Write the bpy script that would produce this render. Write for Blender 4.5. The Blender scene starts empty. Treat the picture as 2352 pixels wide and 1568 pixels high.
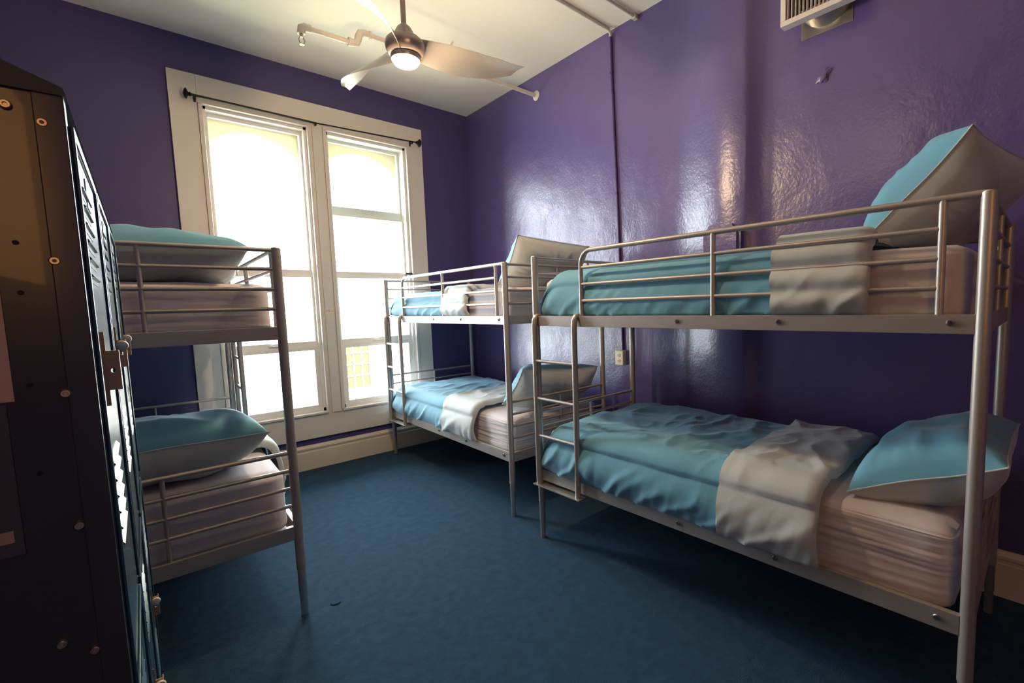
import bpy, bmesh, math, random
from mathutils import Vector, Matrix, noise
R = math.radians
PI = math.pi
scene = bpy.context.scene
COL = scene.collection

# ------------------------------------------------------------------ camera
CAM_H = 1.4679
YAW, PITCH, ROLL = R(42.633), R(5.1469), R(-1.6223)
FPX, CX, CY = 1070.97, 1289.13, 796.57
fw = Vector((math.sin(YAW)*math.cos(PITCH), math.cos(YAW)*math.cos(PITCH), -math.sin(PITCH)))
rt0 = Vector((math.cos(YAW), -math.sin(YAW), 0))
up0 = rt0.cross(fw)
rt = rt0*math.cos(ROLL) + up0*math.sin(ROLL)
up = -rt0*math.sin(ROLL) + up0*math.cos(ROLL)
cd = bpy.data.cameras.new('camera')
cam = bpy.data.objects.new('camera', cd)
COL.objects.link(cam)
cam.matrix_world = Matrix(((rt.x, up.x, -fw.x, 0), (rt.y, up.y, -fw.y, 0), (rt.z, up.z, -fw.z, CAM_H), (0, 0, 0, 1)))
cd.sensor_fit = 'HORIZONTAL'; cd.sensor_width = 36
cd.lens = FPX/2352*36
cd.shift_x = -(CX-1176)/2352
cd.shift_y = (CY-784)/2352
cd.clip_start = 0.02; cd.clip_end = 200
scene.camera = cam

# ------------------------------------------------------------------ view, sky, lamps
scene.view_settings.view_transform = 'Standard'
scene.view_settings.look = 'None'
scene.view_settings.gamma = 1
scene.view_settings.use_curve_mapping = False
scene.view_settings.exposure = 0.12
SKY = 28.0
world = bpy.data.worlds.new('sky'); scene.world = world
world.use_nodes = True
bg = world.node_tree.nodes['Background']
bg.inputs[0].default_value = (0.84, 0.93, 1.0, 1)
bg.inputs[1].default_value = SKY
scene.cycles.max_bounces = 8
scene.cycles.diffuse_bounces = 5
scene.cycles.transparent_max_bounces = 12

FAN = Vector((1.163, 2.394, 2.82))
WARM = (1.0, 0.69, 0.41)
def lamp(name, kind, loc, energy, color, **kw):
    d = bpy.data.lights.new(name, kind); d.energy = energy; d.color = color
    for k, v in kw.items(): setattr(d, k, v)
    o = bpy.data.objects.new(name, d); COL.objects.link(o); o.location = loc
    return o
lamp('fan_lamp_light', 'POINT', (FAN.x, FAN.y, FAN.z-0.15), 68, WARM, shadow_soft_size=0.055)
lamp('added_pendant_light', 'POINT', (0.95, 1.15, 2.8), 8, WARM, shadow_soft_size=0.13)  # added warm lamp out of view, brightens the ceiling

D, W, HC, WL, NEAR = 4.758, 3.007, 3.635, -0.47, -1.7
WINS = ((0.56, 1.31), (1.47, 2.24)); WZ0, WZ1 = 0.53, 3.13
for (a, b) in WINS:          # daylight portals in the two window openings
    pl = lamp('window_daylight', 'AREA', ((a+b)/2, D+0.20, (WZ0+WZ1)/2), 1, (1, 1, 1), shape='RECTANGLE', size=b-a, size_y=WZ1-WZ0)
    pl.rotation_euler = (R(-90), 0, 0)
    pl.data.cycles.is_portal = True

# ------------------------------------------------------------------ materials
def mat(name, color, rough=0.5, metal=0.0, spec=0.5, bump=None, var=None, sheen=0.0, emit=None, coat=0.0):
    m = bpy.data.materials.new(name); m.use_nodes = True
    nt = m.node_tree; b = nt.nodes['Principled BSDF']
    b.inputs['Base Color'].default_value = (*color, 1)
    b.inputs['Roughness'].default_value = rough
    b.inputs['Metallic'].default_value = metal
    b.inputs['Specular IOR Level'].default_value = spec
    b.inputs['Sheen Weight'].default_value = sheen
    b.inputs['Coat Weight'].default_value = coat
    tc = nt.nodes.new('ShaderNodeTexCoord')
    if emit:
        b.inputs['Emission Color'].default_value = (*emit[0], 1)
        b.inputs['Emission Strength'].default_value = emit[1]
    if var:                     # (scale, second colour, low, high): blotchy wear of the surface itself
        n = nt.nodes.new('ShaderNodeTexNoise'); n.inputs['Scale'].default_value = var[0]; n.inputs['Detail'].default_value = 5
        nt.links.new(tc.outputs['Object'], n.inputs['Vector'])
        r = nt.nodes.new('ShaderNodeValToRGB')
        r.color_ramp.elements[0].position = var[2]; r.color_ramp.elements[0].color = (*color, 1)
        r.color_ramp.elements[1].position = var[3]; r.color_ramp.elements[1].color = (*var[1], 1)
        nt.links.new(n.outputs['Fac'], r.inputs['Fac']); nt.links.new(r.outputs['Color'], b.inputs['Base Color'])
    prev = None
    for (sc, st, dist, det) in (bump or ()):
        n = nt.nodes.new('ShaderNodeTexNoise'); n.inputs['Scale'].default_value = sc; n.inputs['Detail'].default_value = det
        nt.links.new(tc.outputs['Object'], n.inputs['Vector'])
        bp = nt.nodes.new('ShaderNodeBump'); bp.inputs['Strength'].default_value = st; bp.inputs['Distance'].default_value = dist
        nt.links.new(n.outputs['Fac'], bp.inputs['Height'])
        if prev: nt.links.new(prev.outputs['Normal'], bp.inputs['Normal'])
        prev = bp
    if prev: nt.links.new(prev.outputs['Normal'], b.inputs['Normal'])
    return m

M = {}
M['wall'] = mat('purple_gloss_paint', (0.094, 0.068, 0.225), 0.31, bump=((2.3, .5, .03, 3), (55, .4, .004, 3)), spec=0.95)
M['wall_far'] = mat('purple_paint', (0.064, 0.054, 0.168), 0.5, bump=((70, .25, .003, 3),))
M['ceiling'] = mat('ceiling_paint', (0.87, 0.82, 0.70), 0.7, bump=((5, .25, .02, 3),))
M['carpet'] = mat('blue_carpet', (0.013, 0.041, 0.078), 0.95, spec=.1, bump=((260, .9, .006, 2), (40, .3, .01, 3)), var=(18, (0.018, 0.053, 0.096), .35, .7), sheen=.03)
M['trim'] = mat('cream_trim_paint', (0.66, 0.63, 0.56), 0.42, bump=((40, .08, .002, 2),))
M['base'] = mat('baseboard_paint', (0.66, 0.60, 0.50), 0.42)
M['sash'] = mat('window_sash_paint', (0.78, 0.77, 0.72), 0.4)
M['sash_outer'] = mat('pale_green_sash', (0.72, 0.84, 0.78), 0.4)
M['frame'] = mat('silver_bed_paint', (0.42, 0.395, 0.365), 0.42, metal=0.5, bump=((300, .05, .001, 1),))
M['frame_bare'] = mat('galvanised_steel', (0.50, 0.48, 0.46), 0.3, metal=0.8)
M['screw'] = mat('bolt_steel', (0.30, 0.29, 0.28), 0.3, metal=0.9)
cb = ((700, .12, .0006, 1), (14, .18, .012, 3))
M['teal'] = mat('teal_cotton', (0.10, 0.32, 0.45), 0.72, sheen=.25, bump=cb)
M['grey'] = mat('grey_cotton', (0.46, 0.51, 0.51), 0.68, sheen=.25, bump=cb)
M['sheet'] = mat('white_sheet', (0.60, 0.565, 0.59), 0.8, sheen=.15, bump=((700, .1, .0005, 1), (9, .15, .012, 3)))
M['locker'] = mat('slate_blue_locker_enamel', (0.055, 0.066, 0.074), 0.26, bump=((90, .03, .002, 2),), coat=.15)
M['hood'] = mat('teal_locker_enamel', (0.014, 0.034, 0.044), 0.4)
M['locker_door'] = mat('blue_locker_enamel', (0.045, 0.11, 0.15), 0.2)
M['dark'] = mat('dark_slot', (0.008, 0.009, 0.01), 0.6)
M['rivet'] = mat('brass_rivet', (0.66, 0.55, 0.40), 0.3, metal=.9)
M['latch'] = mat('latch_steel_lit_orange', (0.60, 0.34, 0.18), 0.35, metal=.5)  # plain steel; the orange light it reflects is put into the colour
M['white_plastic'] = mat('white_plastic', (0.75, 0.72, 0.66), 0.4)
M['paper'] = mat('notice_paper_lit_orange', (0.86, 0.62, 0.42), 0.6)  # cream paper with the orange light on it put into the colour
M['red_ink'] = mat('red_ink', (0.55, 0.10, 0.03), 0.6)
M['acrylic'] = mat('grey_plastic_sheet', (0.10, 0.105, 0.11), 0.3)
M['tan'] = mat('tan_tape', (0.62, 0.45, 0.28), 0.5)
M['black'] = mat('black_iron', (0.012, 0.011, 0.012), 0.4, metal=.3)
M['pipe'] = mat('painted_pipe', (0.60, 0.56, 0.48), 0.45)
M['conduit'] = mat('purple_conduit', (0.05, 0.032, 0.13), 0.4)
M['cond_c'] = mat('cream_conduit', (0.55, 0.51, 0.44), 0.5)
M['brass'] = mat('sprinkler_brass', (0.42, 0.36, 0.25), 0.35, metal=.8)
M['fan'] = mat('brushed_nickel', (0.36, 0.30, 0.27), 0.32, metal=.6)
M['blade'] = mat('silver_fan_blade', (0.40, 0.39, 0.38), 0.30, metal=.8)
M['lens'] = mat('lit_lens', (0.9, 0.8, 0.6), 0.4, emit=((1.0, 0.72, 0.38), 9.0))
M['vent'] = mat('white_vent_enamel', (0.72, 0.66, 0.60), 0.4)
M['vent_slat'] = mat('vent_slat', (0.55, 0.50, 0.45), 0.5)
M['galv'] = mat('galvanised_duct', (0.52, 0.50, 0.44), 0.28, metal=.85, bump=((18, .15, .01, 3),))
M['outlet'] = mat('ivory_outlet', (0.75, 0.68, 0.55), 0.4)
M['wood'] = mat('dark_door_paint', (0.03, 0.03, 0.045), 0.35, bump=((30, .1, .003, 3),))
M['stone'] = mat('cream_masonry', (0.55, 0.50, 0.33), 0.8)
M['facade'] = mat('white_facade', (0.62, 0.60, 0.55), 0.9)
M['bwin'] = mat('tan_window_glass', (0.052, 0.046, 0.026), 0.5, spec=.03)
M['yellow'] = mat('yellow_sticker', (0.75, 0.55, 0.05), 0.5)
M['sticker'] = mat('white_sticker', (0.7, 0.68, 0.64), 0.5)
M['added_glow'] = mat('added_orange_glow', (0.5, 0.3, 0.1), 0.4, emit=((1.0, 0.45, 0.12), 5.5))  # added emitter, gives the locker side its orange reflection
M['globe'] = mat('added_pendant_globe', (0.9, 0.85, 0.7), 0.4, emit=((1.0, 0.7, 0.4), 6.0))  # glow of the added pendant

g = bpy.data.materials.new('window_glass'); g.use_nodes = True
nt = g.node_tree; nt.nodes.clear()
o_ = nt.nodes.new('ShaderNodeOutputMaterial'); mx = nt.nodes.new('ShaderNodeMixShader')
tr = nt.nodes.new('ShaderNodeBsdfTransparent'); gl = nt.nodes.new('ShaderNodeBsdfGlossy'); fr = nt.nodes.new('ShaderNodeFresnel')
gl.inputs['Roughness'].default_value = .02; fr.inputs['IOR'].default_value = 1.25
nt.links.new(fr.outputs[0], mx.inputs[0]); nt.links.new(tr.outputs[0], mx.inputs[1]); nt.links.new(gl.outputs[0], mx.inputs[2]); nt.links.new(mx.outputs[0], o_.inputs[0])
M['glass'] = g

# ------------------------------------------------------------------ mesh helpers
def box(bm, x0, x1, y0, y1, z0, z1, bev=0.0, rot=None):
    x0, x1 = min(x0, x1), max(x0, x1); y0, y1 = min(y0, y1), max(y0, y1); z0, z1 = min(z0, z1), max(z0, z1)
    r = bmesh.ops.create_cube(bm, size=1)
    vs = r['verts']
    for v in vs:
        v.co = Vector((x0+(v.co.x+.5)*(x1-x0), y0+(v.co.y+.5)*(y1-y0), z0+(v.co.z+.5)*(z1-z0)))
        if rot: v.co = rot @ v.co
    if bev:
        es = {e for v in vs for e in v.link_edges}
        bmesh.ops.bevel(bm, geom=list(es), offset=bev, segments=2, affect='EDGES', profile=.6)

def sweep(bm, pts, rad, n=12, cap=True):
    """round tube along a polyline; rad a number or one per point"""
    pts = [Vector(p) for p in pts]
    rads = rad if isinstance(rad, (list, tuple)) else [rad]*len(pts)
    rings = []; up_ = None
    for i, p in enumerate(pts):
        if i == 0: t = pts[1]-p
        elif i == len(pts)-1: t = p-pts[i-1]
        else: t = (pts[i+1]-p).normalized() + (p-pts[i-1]).normalized()
        t.normalize()
        if up_ is None:
            up_ = Vector((0, 0, 1)) if abs(t.z) < .9 else Vector((1, 0, 0))
        u = up_ - t*up_.dot(t); u.normalize(); up_ = u; w = t.cross(u)
        k = 1.0
        if 0 < i < len(pts)-1:
            c = (pts[i+1]-p).normalized().dot((p-pts[i-1]).normalized())
            k = 1/max(.6, math.sqrt(max(0, (1+c)/2)))
        rings.append([bm.verts.new(p + (u*math.cos(a)+w*math.sin(a))*rads[i]*(1 if k < 1.05 else 1)) for a in [2*PI*j/n for j in range(n)]])
    for a, b in zip(rings, rings[1:]):
        for j in range(n): bm.faces.new((a[j], a[(j+1) % n], b[(j+1) % n], b[j]))
    if cap:
        bm.faces.new(rings[0][::-1]); bm.faces.new(rings[-1])

def arc(c, a, b, r, t0, t1, n=8):
    c = Vector(c); a = Vector(a); b = Vector(b)
    return [c + a*(r*math.cos(t0+(t1-t0)*i/n)) + b*(r*math.sin(t0+(t1-t0)*i/n)) for i in range(n+1)]

def lathe(bm, prof, c=(0, 0, 0), axis='Z', n=32, mtx=None):
    rings = []
    for (r, h) in prof:
        ring = []
        for j in range(n):
            a = 2*PI*j/n
            p = Vector((r*math.cos(a), r*math.sin(a), h))
            if axis == 'X': p = Vector((p.z, p.x, p.y))
            if axis == 'Y': p = Vector((p.x, p.z, p.y))
            p = p + Vector(c)
            ring.append(bm.verts.new(mtx @ p if mtx else p))
        rings.append(ring)
    for a, b in zip(rings, rings[1:]):
        for j in range(n): bm.faces.new((a[j], a[(j+1) % n], b[(j+1) % n], b[j]))
    bm.faces.new(rings[0][::-1]); bm.faces.new(rings[-1])

def prism(bm, poly, axis, a, b):
    """extrude a 2-D outline; axis names the extrusion direction"""
    def P(p, t):
        return {'X': (t, p[0], p[1]), 'Y': (p[0], t, p[1]), 'Z': (p[0], p[1], t)}[axis]
    A = [bm.verts.new(P(p, a)) for p in poly]; B = [bm.verts.new(P(p, b)) for p in poly]
    n = len(poly)
    for i in range(n): bm.faces.new((A[i], A[(i+1) % n], B[(i+1) % n], B[i]))
    bm.faces.new(A[::-1]); bm.faces.new(B)

def finish(bm, name, material, parent=None, smooth=38, loc=None, rot=None):
    bmesh.ops.recalc_face_normals(bm, faces=bm.faces)
    for f in bm.faces: f.smooth = True
    for e in bm.edges:
        e.smooth = not (len(e.link_faces) == 2 and e.calc_face_angle(0) > R(smooth))
    me = bpy.data.meshes.new(name); bm.to_mesh(me); bm.free()
    for m in (material if isinstance(material, (list, tuple)) else [material]): me.materials.append(m)
    o = bpy.data.objects.new(name, me); COL.objects.link(o)
    if len(me.polygons) < 3000:
        wn = o.modifiers.new('weighted_normals', 'WEIGHTED_NORMAL'); wn.keep_sharp = True
    if parent: o.parent = parent
    if loc is not None: o.location = loc
    if rot is not None: o.rotation_euler = rot
    return o

def mk(name, material, fn, parent=None, **kw):
    bm = bmesh.new(); fn(bm); return finish(bm, name, material, parent, **kw)
def mbox(name, material, b, parent=None, bev=0.0, **kw):
    return mk(name, material, lambda bm: box(bm, *b, bev=bev), parent, **kw)
def mtube(name, material, pts, r, parent=None, n=12, **kw):
    return mk(name, material, lambda bm: sweep(bm, pts, r, n), parent, **kw)

def tag(o, label, cat, group=None, kind=None):
    o['label'] = label; o['category'] = cat
    if group: o['group'] = group
    if kind: o['kind'] = kind
    return o
def thing(name, label, cat, loc=(0, 0, 0), rz=0, group=None):
    o = bpy.data.objects.new(name, None); COL.objects.link(o)
    o.empty_display_size = .05
    o.location = loc; o.rotation_euler = (0, 0, rz)
    return tag(o, label, cat, group)
def struct(o, label=None):
    o['kind'] = 'structure'
    if label: o['label'] = label
    return o
def copy_tree(o, parent=None):
    c = o.copy(); COL.objects.link(c)
    if parent: c.parent = parent
    for ch in list(o.children): copy_tree(ch, c)
    return c

# ------------------------------------------------------------------ room shell
struct(mbox('floor', M['carpet'], (WL-.1, W+.15, NEAR-.1, D+.1, -.1, 0)))
struct(mbox('ceiling', M['ceiling'], (WL-.1, W+.15, NEAR-.1, D+.2, HC, HC+.1)))
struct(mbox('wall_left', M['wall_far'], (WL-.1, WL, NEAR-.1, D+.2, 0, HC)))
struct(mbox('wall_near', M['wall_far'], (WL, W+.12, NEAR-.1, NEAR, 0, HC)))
def far_wall(bm):
    x0, x1 = WL, W+.12
    box(bm, x0, WINS[0][0], D, D+.2, 0, HC); box(bm, WINS[0][1], WINS[1][0], D, D+.2, 0, HC); box(bm, WINS[1][1], x1, D, D+.2, 0, HC)
    for a, b in WINS:
        box(bm, a, b, D, D+.2, 0, WZ0); box(bm, a, b, D, D+.2, WZ1, HC)
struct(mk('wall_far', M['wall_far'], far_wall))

def bulge(y):               # the plastered chase on the right wall: long ramp on the window side, quick return towards the camera
    if y >= 2.02 or y <= 1.26: return 0.0
    if y >= 1.56:
        t = (2.02-y)/.46; return .075*(t*t*(3-2*t))**1.15
    t = (y-1.26)/.30
    return .075*(1-(1-min(1, t))**2.2) if t > .55 else .075*(1-(1-.55)**2.2)*(t/.55)**2.2
def right_wall(bm):
    ys = [NEAR, -1, 0, .6, 1.0, 1.2] + [1.26+.02*i for i in range(40)] + [2.1, 2.4, 3, 3.6, 4.2, D]
    zs = [0, HC]
    rows = []
    for y in ys: rows.append([bm.verts.new((W-bulge(y), y, z)) for z in zs])
    back = [[bm.verts.new((W+.12, y, z)) for z in zs] for y in (ys[0], ys[-1])]
    for a, b in zip(rows, rows[1:]): bm.faces.new((a[0], b[0], b[1], a[1]))
    bm.faces.new((back[0][0], back[1][0], back[1][1], back[0][1]))
    bm.faces.new((rows[0][0], rows[0][1], back[0][1], back[0][0])); bm.faces.new((rows[-1][0], rows[-1][1], back[1][1], back[1][0]))
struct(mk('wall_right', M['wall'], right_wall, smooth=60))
def ledge(bm):              # arch-topped casing low on the chase
    poly = [(1.435, 1.42), (1.70, 1.42)] + [(1.567+.132*math.cos(a), 1.90+.075*math.sin(a)) for a in [PI*i/14 for i in range(15)]]
    prism(bm, poly, 'X', W-.125, W)
    bmesh.ops.bevel(bm, geom=[e for e in bm.edges if all(v.co.x < W-.1 for v in e.verts)], offset=.02, segments=3, affect='EDGES')
struct(mk('trim_2', M['wall'], ledge))
def lump(bm):
    bmesh.ops.create_icosphere(bm, subdivisions=3, radius=1)
    for v in bm.verts:
        n = noise.noise(v.co*1.7)
        v.co = Vector((W-.003+v.co.x*.012, 1.0+v.co.y*.028*(1+n), 2.72+v.co.z*.03*(1+n)-v.co.y*.018))
struct(mk('trim_3', M['wall'], lump))

def base_profile(bm, along, a, b, at, sgn):
    # stepped moulding: depth, height
    pr = [(0, 0), (.022, 0), (.022, .165), (.016, .17), (.016, .185), (.024, .192), (.024, .206), (.014, .214), (.008, .229), (0, .229)]
    if along == 'X': prism(bm, [(at+sgn*d, z) for d, z in pr], 'X', a, b)
    else: prism(bm, [(at+sgn*d, z) for d, z in pr], 'Y', a, b)
struct(mk('baseboard_far', M['base'], lambda bm: base_profile(bm, 'X', WL+.025, W-.026, D, -1)))
struct(mk('baseboard_right', M['base'], lambda bm: base_profile(bm, 'Y', NEAR+.03, D, W, -1)))
struct(mk('baseboard_left', M['base'], lambda bm: base_profile(bm, 'Y', -.82, D, WL, 1)))

# window casing: one joined surround with a mullion and the panel under the sill
def casing(bm):
    X0, X1, ZT, ZB, t = .355, 2.425, 3.35, .29, .03
    box(bm, X0, WINS[0][0]-.03, D-t, D, ZB, ZT, .004); box(bm, WINS[1][1]+.03, X1, D-t, D, ZB, ZT, .004)
    box(bm, WINS[0][0]-.03, WINS[1][1]+.03, D-t, D, WZ1+.03, ZT, .004)
    box(bm, WINS[0][1]+.01, WINS[1][0]-.01, D-t, D, WZ0-.022, WZ1+.03, .003)
    box(bm, WINS[0][0]-.03, WINS[1][1]+.03, D-t, D, ZB, WZ0-.02, .004)
    box(bm, 1.35, 1.43, D-.042, D-t, WZ0-.022, WZ1+.03, .004)      # raised board down the mullion
    for a, b in WINS:       # inner bead round each opening
        box(bm, a-.03, a, D-.045, D+.02, WZ0, WZ1, .006); box(bm, b, b+.03 if b > 2 else b+.012, D-.045, D+.02, WZ0, WZ1, .006)
        box(bm, a-.03, b+.03 if b > 2 else b+.01, D-.045, D+.02, WZ1, WZ1+.03, .006)
struct(mk('trim_1', M['trim'], casing))
def window(n, a, b, cross):
    w = struct(mk('window_%d' % n, M['sash'], lambda bm: (
        box(bm, a, a+.022, D+.001, D+.19, WZ0, WZ1), box(bm, b-.022, b, D+.001, D+.19, WZ0, WZ1),
        box(bm, a, b, D+.001, D+.19, WZ1-.022, WZ1), box(bm, a, b, D+.001, D+.19, WZ0, WZ0+.03))))
    mk('sill', M['trim'], lambda bm: box(bm, a-.02, b+.02 if b > 2 else b+.01, D-.05, D+.03, WZ0-.02, WZ0, .005), w)
    x0, x1 = a+.022, b-.022
    def sash(name, y0, y1, z0, z1, sw, rb, rtp, m):
        s = mk(name, m, lambda bm: (box(bm, x0, x0+sw, y0, y1, z0, z1, .003), box(bm, x1-sw, x1, y0, y1, z0, z1, .003),
                                    box(bm, x0+sw, x1-sw, y0, y1, z0, z0+rb, .003), box(bm, x0+sw, x1-sw, y0, y1, z1-rtp, z1, .003)), w)
        ym = (y0+y1)/2
        mbox('pane', M['glass'], (x0+sw, x1-sw, ym-.003, ym+.003, z0+rb, z1-rtp), s)
        return s
    if cross:
        sash('upper_sash', D+.11, D+.145, 2.40, WZ1-.022, .018, .085, .025, M['sash_outer'])
        sash('middle_sash', D+.075, D+.108, 1.80, 2.40, .018, .055, .01, M['sash'])
    else:
        sash('upper_sash', D+.075, D+.108, 1.80, WZ1-.022, .016, .06, .03, M['sash'])
    s = sash('lower_sash', D+.04, D+.074, 1.14, 1.80, .018, .055, .012, M['sash'])
    # sash lift in the middle of the bottom rail
    mk('sash_lift', M['sash'], lambda bm: (box(bm, (a+b)/2-.05, (a+b)/2+.05, D+.02, D+.04, 1.165, 1.175, .003),
                                           sweep(bm, [((a+b)/2-.03, D+.035, 1.17), ((a+b)/2-.02, D+.012, 1.186), ((a+b)/2+.02, D+.012, 1.186), ((a+b)/2+.03, D+.035, 1.17)], .005, 8)), s)
    sash('hopper_sash', D+.02, D+.06, WZ0+.03, 1.14, .04, .03, .03, M['sash'])
    if n == 2:
        mk('sash_lock', M['black'], lambda bm: (box(bm, b-.06, b+.02, D-.005, D+.03, 1.835, 1.85, .003), sweep(bm, [(b-.02, D-.02, 1.84), (b+.03, D-.03, 1.845)], .008, 8)), w)
    return w
window(1, *WINS[0], False)
window(2, *WINS[1], True)

# unseen door added in the left wall; glowing panel reflects orange on the locker
d_ = struct(mbox('added_door_1', M['wood'], (WL, WL+.04, -1.68, -.82, 0, 2.5), bev=.004))
mbox('added_glow_panel', M['added_glow'], (WL+.04, WL+.045, -1.64, -.90, 1.62, 2.38), d_)
mk('door_handle', M['frame_bare'], lambda bm: (lathe(bm, [(.028, 0), (.028, .01), (.01, .015), (.01, .05)], (WL+.04, -.90, 1.0), 'X', 16), sweep(bm, [(WL+.08, -.90, 1.0), (WL+.08, -1.02, 1.0)], .01, 8)), d_)

# ------------------------------------------------------------------ outside the windows
for i, (a, b) in enumerate(WINS):
    def arch(bm, a=a, b=b):
        xa, xb, za, r = a-.02, b+.02, 2.80, .25
        poly = [(a-.07, 3.3), (a-.07, .3), (xa+.03, .3), (xa+.03, za)]
        n = 20; w_ = (xb-xa)/2-.03; xm = (xa+xb)/2
        poly += [(xm-w_*math.cos(PI*k/n), za+r*math.sin(PI*k/n)) for k in range(1, n)]
        poly += [(xb-.03, za), (xb-.03, .3), (b+.07, .3), (b+.07, 3.3)]
        prism(bm, poly, 'Y', D+.23, D+.46)
    struct(mk('trim_%d' % (4+i), M['stone'], arch))
bl = thing('building', 'pale building with tan gridded windows across the street', 'building', (4, 19, -6))
mbox('wall', M['facade'], (-9, 11, -.02, 6, 0, 7.2), bl)
for wx, wz in ((2.02, 4.45), (-2.9, 4.2)):
    for _ in (0,):
        fr_ = mk('window', M['facade'], lambda bm: (box(bm, wx-.08, wx+1.0, -.10, 0, wz-.1, wz-.0), box(bm, wx-.08, wx+1.0, -.10, 0, wz+1.9, wz+2.0), box(bm, wx-.08, wx, -.1, 0, wz, wz+1.9), box(bm, wx+.92, wx+1.0, -.1, 0, wz, wz+1.9),
            box(bm, wx+.28, wx+.32, -.09, 0, wz, wz+1.9), box(bm, wx+.60, wx+.64, -.09, 0, wz, wz+1.9),
            *[box(bm, wx, wx+.92, -.09, 0, wz+.45*k, wz+.45*k+.05) for k in (1, 2, 3)]), bl)
        mbox('pane', M['bwin'], (wx, wx+.92, -.05, -.03, wz, wz+1.9), fr_)
struct(mbox('trim_6', M['stone'], (-20, 30, D+.6, 19, -6.1, -6)), 'street pavement far below the windows')

# ------------------------------------------------------------------ bunk beds
L, WD, H = 2.0336, 0.9441, 1.7645
ZU0, ZU1 = 1.345, 1.405
ZL0, ZL1 = 0.385, 0.452
FR = M['frame']
def make_bed(label, loc, rz, sx, group):
    bed = thing('bunk_bed', label, 'bunk bed', loc, rz, group)
    S = lambda p: (sx*p[0], p[1], p[2])
    # posts with slimmer extension feet
    for u in (0, WD):
        for v in (0, L):
            p = mtube('post', FR, [S((u, v, .235)), S((u, v, H-.006)), S((u, v, H))], [.0205, .0205, .0165], bed, 20)
            mtube('foot_extension', M['frame_bare'], [S((u, v, 0)), S((u, v, .11)), S((u, v, .111)), S((u, v, .245))], [.0165, .0165, .0185, .0185], p, 20)
    # long side rails, L-shaped
    def rail(u, z0, z1, inward):
        a = [(u-.012, z0), (u+.012, z0), (u+.012, z1), (u-.012, z1)]
        def f(bm):
            box(bm, sx*(u-.011), sx*(u+.011), .018, L-.018, z0, z1, .003)
            box(bm, sx*(u+inward*.010), sx*(u+inward*.045), .02, L-.02, z0+.008, z0+.014)
        return mk('side_rail', FR, f, bed)
    for (z0, z1) in ((ZU0, ZU1), (ZL0, ZL1)):
        for u, inw in ((0, 1), (WD, -1)):
            r = rail(u, z0, z1, inw)
            if u == 0:
                zc = (z0+z1)/2+.004
                for v in (.075, .59, 1.04):
                    mk('screw', M['screw'], lambda bm: lathe(bm, [(.0105, 0), (.0105, .003), (.0085, .0055), (.005, .006), (.0045, .003)], (0, 0, 0), 'X', 16, Matrix.Translation((sx*(u-.011), v, zc)) @ Matrix.Scale(-sx, 4, (1, 0, 0))), r)
        mk('slat_base', FR, lambda bm: [box(bm, sx*.03, sx*(WD-.03), .10+.14*k, .15+.14*k, z0+.014, z0+.024) for k in range(14)], bed)
    # end panels
    zs_up = (1.752, 1.667, 1.577, 1.487); zs_lo = (.808, .722, .636, .552)
    for v in (0, L):
        for z0, z1, zs in ((ZU0, ZU1, zs_up), (ZL0, ZL1, zs_lo if v == 0 else zs_lo[:2])):
            mk('end_rail', FR, lambda bm: box(bm, sx*.018, sx*(WD-.018), v-.011, v+.011, z0, z1, .003), bed)
            top = None
            for z in zs:
                b_ = mtube('end_bar', FR, [S((.015, v, z)), S((WD-.015, v, z))], .0098 if z == zs[0] else .0088, top or bed, 12)
                if top is None: top = b_
            mtube('end_upright', FR, [S((WD/2, v, z1-.01)), S((WD/2, v, zs[0]))], .0088, top, 12)
    # front guard rail: top tube curls down at the ladder end
    e = L-.385
    r_ = .075
    pts = [S((0, .012, 1.757)), S((0, e-r_, 1.757))] + [S((0, e-r_+r_*math.sin(t), 1.757-r_+r_*math.cos(t))) for t in [PI/2*k/8 for k in range(1, 9)]] + [S((0, e, ZU1-.01))]
    gd = mtube('guard_rail', FR, pts, .0118, bed, 14)
    for v in (.105, .868):
        mtube('guard_upright', FR, [S((0, v, ZU1-.01)), S((0, v, 1.757))], .0115, gd, 12)
    for z in zs_up[1:]:
        mtube('guard_bar', FR, [S((0, .105, z)), S((0, e, z))], .0092, gd, 12)
    # back guard
    bk = mtube('back_rail', FR, [S((WD, .012, 1.70)), S((WD, L-.012, 1.70))], .0098, bed, 12)
    for v in (.4, 1.0, 1.6): mtube('guard_upright', FR, [S((WD, v, ZU1-.01)), S((WD, v, 1.70))], .0088, bk, 10)
    # ladder hung on the front
    lo = -.034
    for v in (L-.355, L-.018):
        pts = [S((lo, v, ZL0-.022)), S((lo, v, ZU1-.06)), S((lo+.004, v, ZU1-.025)), S((lo+.014, v, ZU1-.004)), S((-.006, v, ZU1+.004)), S((.016, v, ZU1+.003))]
        mtube('ladder_stile', FR, pts, [.0165, .0165, .0165, .015, .012, .010], bed, 16)
    for z in (1.135, .905, .675):
        mtube('ladder_rung', FR, [S((lo, L-.355, z)), S((lo, L-.018, z))], .0098, bed, 12)
    mk('ladder_plate', M['frame_bare'], lambda bm: box(bm, sx*-.062, sx*.03, L-.385, L+.012, ZL0-.024, ZL0-.018, .002), bed)
    return bed

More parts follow.
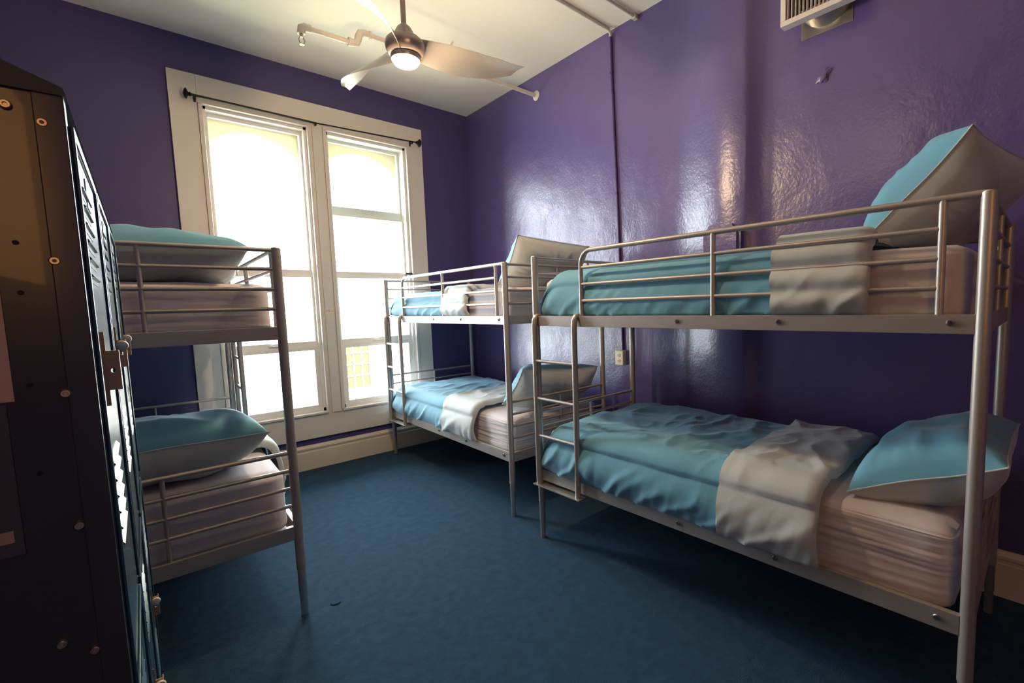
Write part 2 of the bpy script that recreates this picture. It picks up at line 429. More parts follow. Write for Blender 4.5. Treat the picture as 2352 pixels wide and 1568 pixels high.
BEDS = {'A': (1.8617, .1668, .0182, 1), 'B': (1.8765, 2.5809, -.0111, 1), 'C': (.514, 2.4634, -.0197, -1)}
make_bed('silver metal bunk bed nearest the camera along right purple wall', (BEDS['A'][0], BEDS['A'][1], 0), BEDS['A'][2], 1, None)
make_bed('silver metal bunk bed in far right corner beside the window', (BEDS['B'][0], BEDS['B'][1], 0), BEDS['B'][2], 1, None)
make_bed('silver metal bunk bed on left behind the lockers', (BEDS['C'][0], BEDS['C'][1], 0), BEDS['C'][2], -1, None)
def on_bed(k, u, v, z):
    x, y, t, sx = BEDS[k]
    u *= sx
    return Vector((x+math.cos(t)*u-math.sin(t)*v, y+math.sin(t)*u+math.cos(t)*v, z))

# ------------------------------------------------------------------ bedding
def fbm(p, o=3):
    return noise.fractal(p, 1.0, 2.0, o)
def ridge(p):
    return 1-min(1, abs(noise.noise(p))*2.6)

def mattress(k, z0, z1, label, seed, wr=.12):
    x, y, t, sx = BEDS[k]
    lx, ly, h = .885, 1.955, z1-z0
    def f(bm):
        bmesh.ops.create_cube(bm, size=1)
        bmesh.ops.subdivide_edges(bm, edges=bm.edges[:], cuts=44, use_grid_fill=True)
        for v in bm.verts:
            c = v.co.copy()
            p = Vector((c.x*lx, c.y*ly, c.z*h))
            r = .055; q = Vector((max(-lx/2+r, min(lx/2-r, p.x)), max(-ly/2+r, min(ly/2-r, p.y)), max(-h/2+r*.7, min(h/2-r*.7, p.z))))
            d = p-q
            if d.length > 1e-6:
                n = d.normalized(); p = q+Vector((n.x*r, n.y*r, n.z*r*.7)) if d.length > 0 else p
                # keep face points on the face
                if abs(c.x) < .4999 and abs(c.y) < .4999 and abs(c.z) >= .4999 and q.x == p.x: pass
            # crowned top and stretched side wrinkles
            top = max(0, c.z+.5)
            p.z += .012*(1-abs(c.x*2)**3)*(1-abs(c.y*2)**6)*top
            side = max(abs(c.x), abs(c.y)) > .495
            s = Vector((seed*7.1, 0, 0))
            w = ridge(Vector((c.y*2.1+c.x*2.1, c.z*h*58, seed*3.3)) + s)
            if side: 
                k_ = (wr*max(0, min(1, (.1-c.y)*4)) if wr > .5 else wr)*(.006*w + .004*noise.noise(Vector((c.y*9+c.x*9, c.z*h*90, seed)))) + .005*noise.noise(Vector((c.y*3, c.z*1.2, seed+4)))
                if abs(c.x) > .495: p.x += math.copysign(k_, c.x)
                else: p.y += math.copysign(k_, c.y)
            else: p.z += .004*noise.noise(Vector((p.x*7, p.y*5, seed)))
            v.co = p
    o = mk('mattress', M['sheet'], f, smooth=70)
    o.location = on_bed(k, WD/2, L/2, (z0+z1)/2); o.rotation_euler = (0, 0, t)
    return tag(o, label, 'mattress', 'mattresses in white fitted sheets')

def drape(k, v0, v1, ztop, zlow_f, zlow_b, u0, u1, seed, end0=0, end1=.0, puff=0.0, bulge_=.02, nv=150, nu=110, fold=1.0, zend=None, skew=0.0, quilt=0, material=None, name='duvet', parent=None, origin=None, drop=.0):
    """sheet of cloth over the mattress: front drop, rounded shoulder, top, back drop"""
    x, y, t, sx = BEDS[k]
    r = .085
    prof = []
    hf = ztop-zlow_f; hb = ztop-zlow_b
    Lf, Lb = hf-r, max(.0, hb-r)
    segs = [Lf, r*PI/2, (u1-u0)-2*r, r*PI/2, Lb]
    tot = sum(segs)
    def P(s):
        d = s*tot
        if d < segs[0]:
            zz = zlow_f+d
            return Vector((u0, 0, zz)), Vector((-1, 0, 0)), 'f', d/max(segs[0], 1e-6)
        d -= segs[0]
        if d < segs[1]:
            a = d/r
            return Vector((u0+r-r*math.cos(a), 0, ztop-r+r*math.sin(a))), Vector((-math.cos(a), 0, math.sin(a))), 's', a/(PI/2)
        d -= segs[1]
        if d < segs[2]: return Vector((u0+r+d, 0, ztop)), Vector((0, 0, 1)), 't', d/segs[2]
        d -= segs[2]
        if d < segs[3]:
            a = d/r
            return Vector((u1-r+r*math.sin(a), 0, ztop-r+r*math.cos(a))), Vector((math.sin(a), 0, math.cos(a))), 'b', 0
        d -= segs[3]
        return Vector((u1, 0, ztop-r-d)), Vector((1, 0, 0)), 'b', 1
    v_edge = v0+.06 if end1 else v1
    bm = bmesh.new(); rows = []; inner = []
    org = origin
    for i in range(nv+1):
        fv = i/nv
        row = []; inn = []
        for j in range(nu+1):
            s = j/nu
            p, n, zone, q = P(s)
            sk = skew*(s-.5)
            v = v0+(v1-v0)*fv + sk*(1-fv)
            # ends rounded like a stuffed quilt
            e = 1.0
            if end1 and v > v1-end1:
                a = min(1, (v-(v1-end1))/end1); e = math.sqrt(max(0, 1-a*a))
            if end0 and fv*(v1-v0) < end0:
                a = 1-fv*(v1-v0)/end0; e = min(e, math.sqrt(max(0, 1-a*a)))
            zl = zend if zend is not None else zlow_f
            c = Vector((seed*5.3, seed*2.7, 0))
            sd = s*tot
            # folds
            if zone == 'f':
                amt = (1-q)
                n1 = ridge(Vector((v*6.5+q*1.4+.8*noise.noise(Vector((v*2.2, q, seed))), sd*1.9, seed*3.1))); n2 = noise.noise(Vector((v*24+q*2, sd*4, seed)))
                dsp = bulge_*math.sin(PI*min(1, q*.9+.1)) + fold*(.016*(n1-.45)*(.12+.88*amt)*(.5+.9*abs(noise.noise(Vector((v*1.7, seed*2.2, .3)))*2))+.005*n2*amt)
            elif zone == 's':
                n1 = noise.noise(Vector((v*6, sd*1.6, seed*3.1)))
                dsp = bulge_*.31*(1-q) + fold*.006*n1
            else:
                w = Vector((sd*3.0+v*2.2, v*5.0-sd*2.5, seed*1.9))
                dsp = fold*(.013*(ridge(w+c)-.5) + .010*noise.noise(Vector((sd*4, v*3, seed))) + .005*ridge(Vector((sd*6-v*5, v*9+sd*4, seed*4.4))))
            near = max(0, 1-abs(v-v_edge)/.22)
            dsp += fold*near*.007*(ridge(Vector((v*7+sd*2.5*(1 if zone != 'f' else .4), sd*7, seed*6.1)))-.4)*(1 if zone != 'f' else .6+.4*(1-q))
            if quilt:       # stitched channels of a folded quilt
                if zone in 'fs': dsp += .017*abs(math.sin(PI*sd/quilt))
            dsp += puff*(1 if not (end0 or end1) else e**.6)
            if e < 1 and zone in ('t', 'b', 's'):
                p = Vector((p.x, p.y, zl+(p.z-zl)*e)) if end1 and v > v1-end1 else p - n*(0)
                if end0 and not (end1 and v > v1-end1): dsp -= (puff)*(1-e)*.9
            elif e < 1 and zone == 'f':
                if end1 and v > v1-end1: p = Vector((p.x+(1-e)*.03, p.y, zl+(p.z-zl)*e))
            vv = v
            if zone == 'f': vv += .02*noise.noise(Vector((sd*6, seed, v*2)))*(1-q)
            pt = p+n*dsp
            row.append(bm.verts.new((sx*pt.x, vv, pt.z)))
            pi = pt-n*.012
            inn.append(bm.verts.new((sx*pi.x, vv, pi.z)))
        rows.append(row); inner.append(inn)
    for a, b in zip(rows, rows[1:]):
        for j in range(nu): bm.faces.new((a[j], a[j+1], b[j+1], b[j]))
    for a, b in zip(inner, inner[1:]):
        for j in range(nu): bm.faces.new((a[j], b[j], b[j+1], a[j+1]))
    for a, b in ((rows[0], inner[0]), (rows[-1], inner[-1])):
        for j in range(nu): bm.faces.new((a[j], b[j], b[j+1], a[j+1]))
    for j in (0, nu):
        for i in range(nv): bm.faces.new((rows[i][j], rows[i+1][j], inner[i+1][j], inner[i][j]))
    for v in bm.verts: v.co -= org
    o = finish(bm, name, material, parent, smooth=80)
    if parent is None:
        o.location = on_bed(k, org.x*sx, org.y, org.z); o.rotation_euler = (0, 0, t)
    return o

def duvet(k, low, v_mid, v_near, ztop, zfold, label, seed, fold_skew=0.0, foldf=1.0, bulge_=.02):
    zf = (ZL1 if low else ZU1)
    x, y, t, sx = BEDS[k]
    u0 = -.012 if low else .022
    org = Vector((sx*WD/2, (v_mid+L)/2, zf))
    d = drape(k, v_mid-.06, L-.02, ztop, zf+.002, zf+.12, u0, WD-.02, seed, end1=.17, bulge_=bulge_, zend=zf+.01, material=M['teal'], origin=org, fold=foldf)
    drape(k, v_near, v_mid, zfold, zf+.002, zf+.12, u0-.006 if low else u0-.003, WD-.02, seed+11, end0=.05, end1=0, puff=.016, bulge_=bulge_, skew=fold_skew, quilt=0 if low else .088,
          nv=80, material=M['grey'], name='turned_back_fold', parent=d, origin=org, fold=foldf)
    # near lip closing the fold
    return tag(d, label, 'duvet', 'teal duvets with grey fold')

def pillow(label, loc, rz, tilt, yawl=0.0, seed=0, ln=.66, wd=.46, th=.19):
    """long axis local X, teal on +Z; tilt about the long axis"""
    root = bpy.data.objects.new('pillow', None); COL.objects.link(root)
    tag(root, label, 'pillow', 'teal and grey pillows')
    root.empty_display_size = .05
    root.matrix_world = Matrix.Translation(loc) @ Matrix.Rotation(rz, 4, 'Z') @ Matrix.Rotation(yawl, 4, 'Y') @ Matrix.Rotation(tilt, 4, 'X')
    n = 56
    def P(i, j, sgn):
        a, b = -1+2*i/n, -1+2*j/n
        # edges pulled in between the four pointed corners
        ex = 1-.07*(1-abs(b)**2.2); ey = 1-.06*(1-abs(a)**2.2)
        h = (max(0, 1-abs(a)**4.2)*max(0, 1-abs(b)**2.6))**.52
        px, py = a*ln/2*ex, b*wd/2*ey
        edge = min(1, (1-max(abs(a), abs(b)))*4)
        w = noise.noise(Vector((a*2.2, b*2.2, seed+sgn)))*.022*edge
        ang = math.atan2(b, a); rad = math.hypot(a, b)
        w += .012*ridge(Vector((ang*2.6, rad*.9, seed*3.3+sgn)))*min(1, rad*1.1)*min(1, edge*2.5)
        sag = -.018*(a*a)+.0
        return Vector((px, py, sgn*(th/2*h+w*h)+.012*noise.noise(Vector((a*1.3, b*1.3, seed+9)))))
    for sgn, nm, m in ((1, 'front_cover', M['teal']), (-1, 'back_cover', M['grey'])):
        bm = bmesh.new()
        g_ = [[bm.verts.new(P(i, j, sgn)) for j in range(n+1)] for i in range(n+1)]
        for i in range(n):
            for j in range(n):
                q = (g_[i][j], g_[i+1][j], g_[i+1][j+1], g_[i][j+1])
                bm.faces.new(q if sgn > 0 else q[::-1])
        for f in bm.faces: f.smooth = True
        me = bpy.data.meshes.new(nm); bm.to_mesh(me); bm.free(); me.materials.append(m)
        o = bpy.data.objects.new(nm, me); COL.objects.link(o); o.parent = root
    loop = [P(i, 0, 1) for i in range(n)]+[P(n, j, 1) for j in range(n)]+[P(n-i, n, 1) for i in range(n)]+[P(0, n-j, 1) for j in range(n)]
    loop = [(a*1.004) for a in loop]; loop.append(loop[0])
    mtube('piping', M['grey'], loop, .0028, root, 6)
    return root

mattress('A', ZU0+.03, 1.625, 'white sheeted mattress on upper bunk nearest the camera', 1)
mattress('A', ZL0+.03, .702, 'white sheeted mattress on lower bunk nearest the camera', 2, wr=.9)
mattress('B', ZU0+.03, 1.60, 'white sheeted mattress on upper bunk in far right corner', 3)
mattress('B', ZL0+.03, .672, 'white sheeted mattress on lower bunk in far right corner', 4, wr=.9)
mattress('C', ZU0+.03, 1.605, 'white sheeted mattress on upper bunk behind the lockers', 5)
mattress('C', ZL0+.03, .715, 'white sheeted mattress on lower bunk behind the lockers', 6)
duvet('A', False, .62, .295, 1.668, 1.685, 'teal duvet on upper bunk nearest the camera, grey quilted fold', 1, foldf=.55)
duvet('A', True, .82, .43, .752, .768, 'teal duvet on lower bunk nearest the camera, wide grey fold', 2, bulge_=.035)
duvet('B', False, .88, .50, 1.615, 1.625, 'teal duvet on upper bunk in the far right corner', 3, foldf=.6)
duvet('B', True, .90, .43, .715, .728, 'teal duvet on lower bunk in the far right corner', 4, bulge_=.03)
duvet('C', True, .95, .48, .755, .77, 'teal duvet with grey fold on lower bunk behind lockers', 5)

BT = {k: BEDS[k][2] for k in BEDS}
pillow('plump pillow leaning high on upper bunk nearest the camera', on_bed('A', .63, .17, 1.85), BT['A']+R(-9), R(-46), seed=1, th=.29, ln=.78, wd=.47)
pillow('teal-topped pillow lying tilted on lower bunk nearest the camera', on_bed('A', .46, .15, .825), BT['A'], R(-24), seed=2, th=.26, ln=.72, wd=.48)
pillow('pillow propped upright on upper bunk in far right corner', on_bed('B', .53, .20, 1.78), BT['B'], R(-54), seed=3, th=.27, wd=.42, ln=.72, yawl=R(3))
pillow('pillow propped upright on lower bunk in far right corner', on_bed('B', .54, .17, .84), BT['B'], R(-50), seed=4, th=.26, wd=.38, ln=.78, yawl=R(5))
pillow('pillow pressed to end bars of upper bunk behind lockers', on_bed('C', .42, .26, 1.715), BT['C'], R(-12), seed=5, th=.22)
pillow('pillow pressed to end bars of lower bunk behind lockers', on_bed('C', .44, .27, .875), BT['C'], R(-10), seed=6, th=.29, ln=.72, wd=.5)

# ------------------------------------------------------------------ lockers
LX, LY, LT = -.030, .70, 1.70
LRZ = R(-.8)
lk = thing('locker_bank', 'dark blue steel locker bank with louvred doors at left edge', 'locker', (LX, LY, 0), LRZ)
NC, CW, DEP = 3, .352, .40
def side(bm, y0, y1):
    # flat side sheet with raised front flange
    box(bm, -DEP, -.0265, y0, y1, 0, LT-.012, .002)
mk('side_panel', M['locker'], lambda bm: (prism(bm, [(-DEP, .011), (-.0225, .003), (-.0225, .018), (-DEP, .018)], 'Z', 0, LT-.008), box(bm, -.0235, -.001, 0, .018, 0, LT-.008, .0015)), lk)
mk('side_panel', M['locker'], lambda bm: box(bm, -DEP, -.001, NC*CW-.018, NC*CW, 0, LT-.008, .0015), lk)
mk('back_panel', M['locker'], lambda bm: box(bm, -DEP, -DEP+.003, .018, NC*CW-.018, 0, LT-.01), lk)
mk('sloped_hood', M['hood'], lambda bm: prism(bm, [(0.001, LT-.008), (-.0005, LT), (-DEP, LT+.16), (-DEP, LT-.008)], 'Y', -.001, NC*CW+.001), lk)
mk('base_plinth', M['locker'], lambda bm: box(bm, -DEP+.01, -.02, .018, NC*CW-.018, 0, .33), lk)
def dark_slot(bm, y0, y1, z0, z1):
    n0 = len(bm.faces)
    box(bm, 0, .0005, y0, y1, z0, z1)
    bm.faces.ensure_lookup_table()
    for f in bm.faces[n0:]: f.material_index = 1
for c in range(NC):
    y0, y1 = c*CW+.012, (c+1)*CW-.012
    if c: mk('divider', M['locker_door'], lambda bm: box(bm, -.02, -.001, c*CW-.012, c*CW+.012, .33, LT-.008, .0015), lk)
    for (z0, z1) in ((1.04, 1.668), (.395, 1.022)):
        d = mk('door', M['locker_door'], lambda bm: box(bm, -.004, .0, y0+.002, y1-.002, z0, z1, .0015), lk)
        rr = mk('door_edge', M['locker_door'], lambda bm: (box(bm, 0, .0035, y0+.002, y0+.012, z0, z1, .0015), box(bm, 0, .0035, y1-.012, y1-.002, z0, z1, .0015), box(bm, 0, .0035, y0+.012, y1-.012, z1-.01, z1, .0015)), d)
        ym = (y0+y1)/2
        for base in (z1-.150, z0+.155):
            for q in range(6):
                zc = base+.0198*q
                mk('louver', [M['locker_door'], M['dark']], lambda bm: (prism(bm, [(0, zc-.003), (.003, zc-.0025), (.0034, zc-.0015), (0, zc+.0035)], 'Y', ym-.11, ym+.015), dark_slot(bm, ym-.108, ym+.013, zc-.009, zc-.0032)), d)
        mk('number_plate', M['frame_bare'], lambda bm: box(bm, .0, .0015, ym-.03, ym+.03, z1-.06, z1-.025, .0005), d)
        # upright latch bracket with a hole
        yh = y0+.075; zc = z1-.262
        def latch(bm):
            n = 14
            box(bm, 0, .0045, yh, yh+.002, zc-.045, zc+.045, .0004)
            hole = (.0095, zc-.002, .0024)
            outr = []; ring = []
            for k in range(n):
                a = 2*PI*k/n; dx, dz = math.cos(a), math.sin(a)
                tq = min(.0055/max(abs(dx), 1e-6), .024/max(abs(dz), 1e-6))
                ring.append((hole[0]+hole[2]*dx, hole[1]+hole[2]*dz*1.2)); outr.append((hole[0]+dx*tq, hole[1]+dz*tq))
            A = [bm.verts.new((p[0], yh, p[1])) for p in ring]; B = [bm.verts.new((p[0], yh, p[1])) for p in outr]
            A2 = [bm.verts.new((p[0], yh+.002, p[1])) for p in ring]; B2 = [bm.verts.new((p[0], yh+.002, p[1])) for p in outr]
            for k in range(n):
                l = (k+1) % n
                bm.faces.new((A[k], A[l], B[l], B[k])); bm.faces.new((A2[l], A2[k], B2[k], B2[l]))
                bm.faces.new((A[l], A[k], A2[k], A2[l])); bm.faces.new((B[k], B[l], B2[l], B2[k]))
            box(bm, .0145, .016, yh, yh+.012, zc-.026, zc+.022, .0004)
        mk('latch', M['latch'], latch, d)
        if c:
            mk('latch_insert', M['white_plastic'], lambda bm: lathe(bm, [(.003, 0), (.008, .002), (.009, .006), (.006, .009), (.002, .010)], (.0105, yh-.010, zc+.012), 'Y', 16), d)
# rivets on the side sheet
for (x, z) in ((-.041, 1.675), (-.018, 1.663), (-.021, 1.527), (-.025, 1.391), (-.027, 1.249), (-.050, 1.127), (-.027, 1.108)):
    mk('rivet', M['rivet'], lambda bm: lathe(bm, [(.0045, 0.002), (.0045, -.0005), (.0035, -.0018), (.0018, -.0018), (.0014, -.0002)], (x, .001, z), 'Y', 16), lk)
for (x, z) in ((-.046, 1.544), (-.047, 1.495), (-.049, 1.403), (-.050, 1.312)):
    mk('punched_hole', M['dark'], lambda bm: lathe(bm, [(.0024, 0), (.0024, -.0004)], (x, .003, z), 'Y', 12), lk)

# notices stuck to the locker's side
def notice(bm): box(bm, -.30, -.0905, .6985, .702, 1.388, 1.53)
nt_ = tag(mk('notice', M['paper'], lambda bm: box(bm, -.105, .105, 0, .0012, -.071, .071), loc=(-.195, .7065, 1.459)), 'cream paper notice with red rounded border on locker side', 'notice')
def border(bm):
    w, h, r = .097, .063, .012
    def loop(k): 
        P = []
        for cx_, cy_, t0 in ((w-r, h-r, 0), (-w+r, h-r, PI/2), (-w+r, -h+r, PI), (w-r, -h+r, 3*PI/2)):
            P += [(cx_+(r-k)*math.cos(t0+PI/2*q/6), cy_+(r-k)*math.sin(t0+PI/2*q/6)) for q in range(7)]
        return P
    A, B = loop(0), loop(.0016); n = len(A)
    va = [bm.verts.new((p[0], -.0006, p[1])) for p in A]; vb = [bm.verts.new((p[0], -.0006, p[1])) for p in B]
    va2 = [bm.verts.new((p[0], .0, p[1])) for p in A]; vb2 = [bm.verts.new((p[0], .0, p[1])) for p in B]
    for i in range(n):
        j = (i+1) % n
        bm.faces.new((va[i], va[j], vb[j], vb[i])); bm.faces.new((va[i], va2[i], va2[j], va[j])); bm.faces.new((vb[i], vb[j], vb2[j], vb2[i]))
mk('border', M['red_ink'], border, nt_)
sh = tag(mk('plastic_sheet', M['acrylic'], lambda bm: box(bm, -.105, .105, 0, .0015, -.076, .076), loc=(-.201, .7065, 1.309)), 'grey plastic sheet with tan stripes below the cream notice', 'sign')
mk('tape_stripe', M['tan'], lambda bm: box(bm, -.105, .099, -.0006, 0, .058, .068), sh)
mk('tape_stripe', M['tan'], lambda bm: box(bm, -.105, .099, -.0006, 0, -.062, -.050), sh)
for o in (nt_, sh): o.rotation_euler = (0, 0, LRZ-R(1.2))

# ------------------------------------------------------------------ ceiling fan
fan = thing('ceiling_fan', 'three-bladed silver ceiling fan with glowing lamp on downrod', 'ceiling fan', FAN)
mtube('downrod', M['fan'], [(0, 0, .10), (0, 0, HC-FAN.z-.05)], .0135, fan, 16)
mk('canopy', M['fan'], lambda bm: lathe(bm, [(.02, HC-FAN.z-.075), (.05, HC-FAN.z-.06), (.07, HC-FAN.z-.02), (.07, HC-FAN.z)], n=32), fan)
mk('coupling_cover', M['fan'], lambda bm: lathe(bm, [(.054, .036), (.052, .052), (.046, .074), (.035, .094), (.022, .107), (.0145, .111)], n=32), fan)
mk('motor_housing', M['fan'], lambda bm: lathe(bm, [(.072, -.047), (.086, -.038), (.096, -.014), (.099, .008), (.094, .026), (.080, .040), (.055, .047)], n=48), fan)
def blade(bm, ang):
    nL, nW = 26, 10
    rot = Matrix.Rotation(ang, 4, 'Z')
    top = []; bot = []
    for i in range(nL+1):
        t = i/nL
        r = .075+t*.56
        w = (.075+.075*math.sin(PI*min(1, t*.62+.18))**1.3)*(1-.25*max(0, t-.75)/.25)      # chord
        sweep_ = .060*math.sin(t*PI*.55)-.075*t*t                                                        # curved in plan
        pitch = R(58)*(1-t)**1.6+R(13)
        drop = -.005-.02*t
        rowt, rowb = [], []
        for j in range(nW+1):
            q = j/nW-.5
            y_ = q*w
            tipcut = .055*(q+.5)*t**4
            cam_ = .010*(1-(2*q)**2)
            p = Vector((r-tipcut, sweep_+y_*math.cos(pitch), drop-y_*math.sin(pitch)+cam_))
            th = .0045*math.sqrt(max(0.02, 1-(2*q)**2))
            rowt.append(bm.verts.new(rot @ (p+Vector((0, 0, th))))); rowb.append(bm.verts.new(rot @ (p-Vector((0, 0, th)))))
        top.append(rowt); bot.append(rowb)
    for i in range(nL):
        for j in range(nW):
            bm.faces.new((top[i][j], top[i+1][j], top[i+1][j+1], top[i][j+1])); bm.faces.new((bot[i][j], bot[i][j+1], bot[i+1][j+1], bot[i+1][j]))
        bm.faces.new((top[i][0], bot[i][0], bot[i+1][0], top[i+1][0])); bm.faces.new((top[i][nW], top[i+1][nW], bot[i+1][nW], bot[i][nW]))
    for i in (0, nL):
        for j in range(nW): bm.faces.new((top[i][j], top[i][j+1], bot[i][j+1], bot[i][j]))
for ang in (-19, 101, 216):
    mk('blade', M['blade'], lambda bm: blade(bm, R(ang)), fan, smooth=60)
lkit = mk('light_kit', M['fan'], lambda bm: lathe(bm, [(.074, -.046), (.075, -.056), (.072, -.066), (.066, -.066), (.064, -.050)], n=48), fan)
mk('lens', M['lens'], lambda bm: lathe(bm, [(.065, -.060), (.0655, -.072), (.058, -.085), (.038, -.094), (.012, -.097)], n=40), lkit)

pd = thing('added_pendant_lamp', 'unseen glowing pendant lamp added to warm the ceiling', 'lamp', (.95, 1.15, 2.8))  # added fixture for the extra warm light, never in view
mk('globe', M['globe'], lambda bm: lathe(bm, [(.03, .11), (.09, .08), (.12, .03), (.12, .025)], n=32), pd)
mtube('cord', M['black'], [(0, 0, .11), (0, 0, HC-2.8)], .004, pd, 8)

# ------------------------------------------------------------------ sprinkler pipe
sp = thing('sprinkler_pipe', 'painted sprinkler pipe with elbows running below ceiling to wall', 'pipe', (0, 3.515, 0))
yz = lambda x, z, y=0: (x, y, z)
mtube('pipe', M['pipe'], [yz(1.40, 3.445), yz(W-.004, 3.45)], .0175, sp, 16)
mtube('pipe', M['pipe'], [yz(1.02, 3.345, -.0), yz(1.31, 3.352, -.0)], .0165, sp, 16)
mk('elbow', M['pipe'], lambda bm: (sweep(bm, [yz(1.44, 3.446), yz(1.40, 3.446), yz(1.375, 3.438), yz(1.362, 3.415), yz(1.358, 3.385)], [.024, .024, .025, .024, .023], 16), sweep(bm, [yz(1.358, 3.41), yz(1.357, 3.39), yz(1.345, 3.362), yz(1.325, 3.353), yz(1.295, 3.352)], [.023, .024, .025, .024, .024], 16),
    sweep(bm, [yz(1.45, 3.446), yz(1.435, 3.446)], .028, 16), sweep(bm, [yz(1.305, 3.352), yz(1.285, 3.352)], .028, 16)), sp)
mk('elbow', M['pipe'], lambda bm: (sweep(bm, [yz(1.045, 3.346), yz(1.01, 3.345), yz(.99, 3.333), yz(.985, 3.305), yz(.985, 3.295)], [.025, .026, .027, .025, .025], 16)), sp)
mk('sprinkler_head', M['brass'], lambda bm: (sweep(bm, [yz(.985, 3.297), yz(.985, 3.275)], .012, 12),
    sweep(bm, [yz(.985-.010, 3.275), yz(.985-.018, 3.26), yz(.985-.012, 3.238), yz(.985, 3.232)], .0035, 8), sweep(bm, [yz(.985+.010, 3.275), yz(.985+.018, 3.26), yz(.985+.012, 3.238), yz(.985, 3.232)], .0035, 8),
    lathe(bm, [(.016, 3.228), (.016, 3.231), (.005, 3.234)], (.985, 0, 0), n=16)), sp)
mk('wall_flange', M['pipe'], lambda bm: lathe(bm, [(.045, 0), (.045, .004), (.030, .012), (.019, .02)], (0, 0, 0), 'X', 24, Matrix.Translation((W-.001, 0, 3.45)) @ Matrix.Scale(-1, 4, (1, 0, 0))), sp)
mk('hanger', M['pipe'], lambda bm: (sweep(bm, [yz(2.093, 3.47), yz(2.093, 3.585), yz(2.12, 3.63, -.01)], .0045, 8), sweep(bm, [yz(2.083, 3.449), yz(2.103, 3.449)], .022, 16)), sp)

# ------------------------------------------------------------------ conduits and outlet
cn = thing('electrical_conduit', 'thin conduit bending from ceiling down purple wall to outlet', 'conduit', (W, 2.54, 0))
mtube('ceiling_run', M['cond_c'], [(-1.6, .0, HC-.013), (-.075, .02, HC-.013), (-.045, .022, HC-.016), (-.022, .024, HC-.032), (-.0165, .026, HC-.055)], .0115, cn, 12)
mtube('wall_run', M['conduit'], [(-.0165, .026, HC-.055), (-.013, .028, HC-.10), (-.012, .025, 3.3), (-.012, -.02, 2.0), (-.012, -.045, 1.07)], .0105, cn, 12)
for z in (3.3, 2.35): mk('strap', M['conduit'], lambda bm: box(bm, -.026, 0, .014 if z > 3 else -.018, .036 if z > 3 else .004, z, z+.02, .003), cn)
c2 = thing('electrical_conduit', 'short cream conduit on ceiling ending at wall, nearer the vent', 'conduit', (W, 2.32, HC))
mtube('ceiling_run', M['cond_c'], [(-1.6, 0, -.015), (-.03, 0, -.015), (-.02, 0, -.015)], [.0115, .0115, .014], c2, 12)
mk('end_fitting', M['cond_c'], lambda bm: box(bm, -.04, .0, -.018, .018, -.036, -.001, .005), c2)
ob = thing('outlet_box', 'ivory double outlet box at end of conduit', 'outlet', (W, 2.51, 1.0165))
mk('box', M['outlet'], lambda bm: box(bm, -.045, 0, -.042, .042, -.06, .06, .005), ob)
cp = mk('cover_plate', M['outlet'], lambda bm: box(bm, -.049, -.045, -.040, .040, -.058, .058, .002), ob)
for z in (-.024, .024):
    so = mk('socket', M['outlet'], lambda bm: lathe(bm, [(.017, 0), (.017, .003), (.015, .004)], (0, 0, 0), 'X', 20, Matrix.Translation((-.049, 0, z)) @ Matrix.Scale(-1, 4, (1, 0, 0))), cp)
for z in (-.024, .024):
    mk('socket_slots', M['dark'], lambda bm: (box(bm, -.0542, -.0525, -.008, -.0055, z-.004, z+.006), box(bm, -.0542, -.0525, .0055, .008, z-.004, z+.005), box(bm, -.0542, -.0525, -.0025, .0025, z-.011, z-.007)), cp)

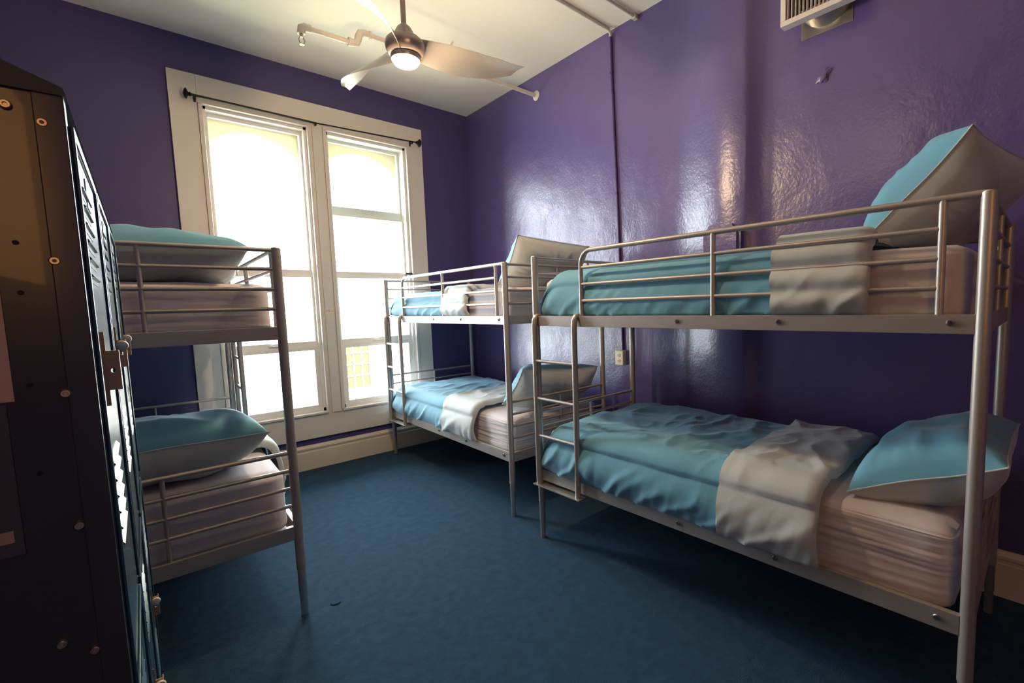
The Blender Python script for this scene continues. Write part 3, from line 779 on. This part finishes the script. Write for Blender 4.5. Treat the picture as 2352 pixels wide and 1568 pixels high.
# ------------------------------------------------------------------ wall vent
vt = thing('air_vent', 'white slatted air vent on round metal duct high right wall', 'air vent', (W, .99, 2.957))
XG = -.157
def gframe(bm):
    y0, y1, z0, z1 = -.19, .19, .040, .40
    box(bm, XG-.006, XG+.05, y0, y1, z0, z0+.028, .003); box(bm, XG-.006, XG+.05, y0, y1, z1-.028, z1, .003)
    box(bm, XG-.006, XG+.05, y1-.028, y1, z0+.028, z1-.028, .003); box(bm, XG-.006, XG+.05, y0, y0+.028, z0+.028, z1-.028, .003)
gf = mk('grille_frame', M['vent'], gframe, vt)
mbox('grille_back', M['dark'], (XG+.036, XG+.046, -.162, .162, .068, .372), gf)
for k in range(16):
    yk = -.152+k*.0203
    mk('slat', M['vent_slat'], lambda bm: box(bm, XG+.000, XG+.022, yk-.0025, yk+.0025, .066, .374), gf)
mk('duct', M['galv'], lambda bm: sweep(bm, [(XG+.045, 0, .175), (XG+.07, 0, .172), (XG+.10, -.0, .168), (-.03, -.0, .165), (-.003, 0, .165)], [.125, .13, .125, .13, .135], 32), vt)
mk('mounting_plate', M['galv'], lambda bm: box(bm, -.003, 0, -.13, .135, 0, .40, .001), vt)

# ------------------------------------------------------------------ curtain rod
cr = thing('curtain_rod', 'thin black curtain rod with finials above the windows', 'curtain rod', (0, D-.08, 3.17))
mtube('rod', M['black'], [(.50, 0, .0), (1.376, 0, -.008), (1.38, 0, -.008)], .0085, cr, 12)
mtube('rod', M['black'], [(1.37, 0, -.008), (2.33, 0, .022)], .0065, cr, 12)
for x, sg in ((.50, -1), (2.33, 1)):
    mk('finial', M['black'], lambda bm: lathe(bm, [(.010, 0), (.012, .012), (.018, .016), (.012, .022), (.02, .03), (.036, .036), (.040, .042), (.030, .052), (.008, .06)], (0, 0, 0), 'X', 20, Matrix.Translation((x, 0, 0 if sg < 0 else .022)) @ Matrix.Scale(sg, 4, (1, 0, 0))), cr)
for x, dz in ((.515, 0), (1.376, -.008), (2.29, .020)):
    mk('bracket', M['black'], lambda bm: (box(bm, x-.008, x+.008, .046, .05, dz-.035, dz+.02), box(bm, x-.005, x+.005, 0, .048, dz-.016, dz-.008), box(bm, x-.005, x+.005, -.012, .012, dz-.022, dz-.007, .002)), cr)

# warning sticker on the mullion
st = tag(mk('sticker', M['sticker'], lambda bm: box(bm, -.038, .038, -.0012, 0, -.022, .022), loc=(1.390, D-.0421, 1.475)), 'small white warning sticker on mullion between windows', 'sticker')
mk('warning_triangle', M['yellow'], lambda bm: prism(bm, [(.012, -.012), (.036, -.012), (.024, .012)], 'Y', -.0018, -.0012), st)
mk('text_lines', M['red_ink'], lambda bm: [box(bm, -.034, .006, -.0016, -.0012, z, z+.003) for z in (.008, -.001, -.010)], st)
tag(mk('floor_cap', M['carpet'], lambda bm: lathe(bm, [(.024, 0), (.024, .004), (.02, .006), (.012, .005)], n=24), loc=(.65, 2.447, 0)), 'small round cap set in the blue carpet near bed post', 'floor cap')
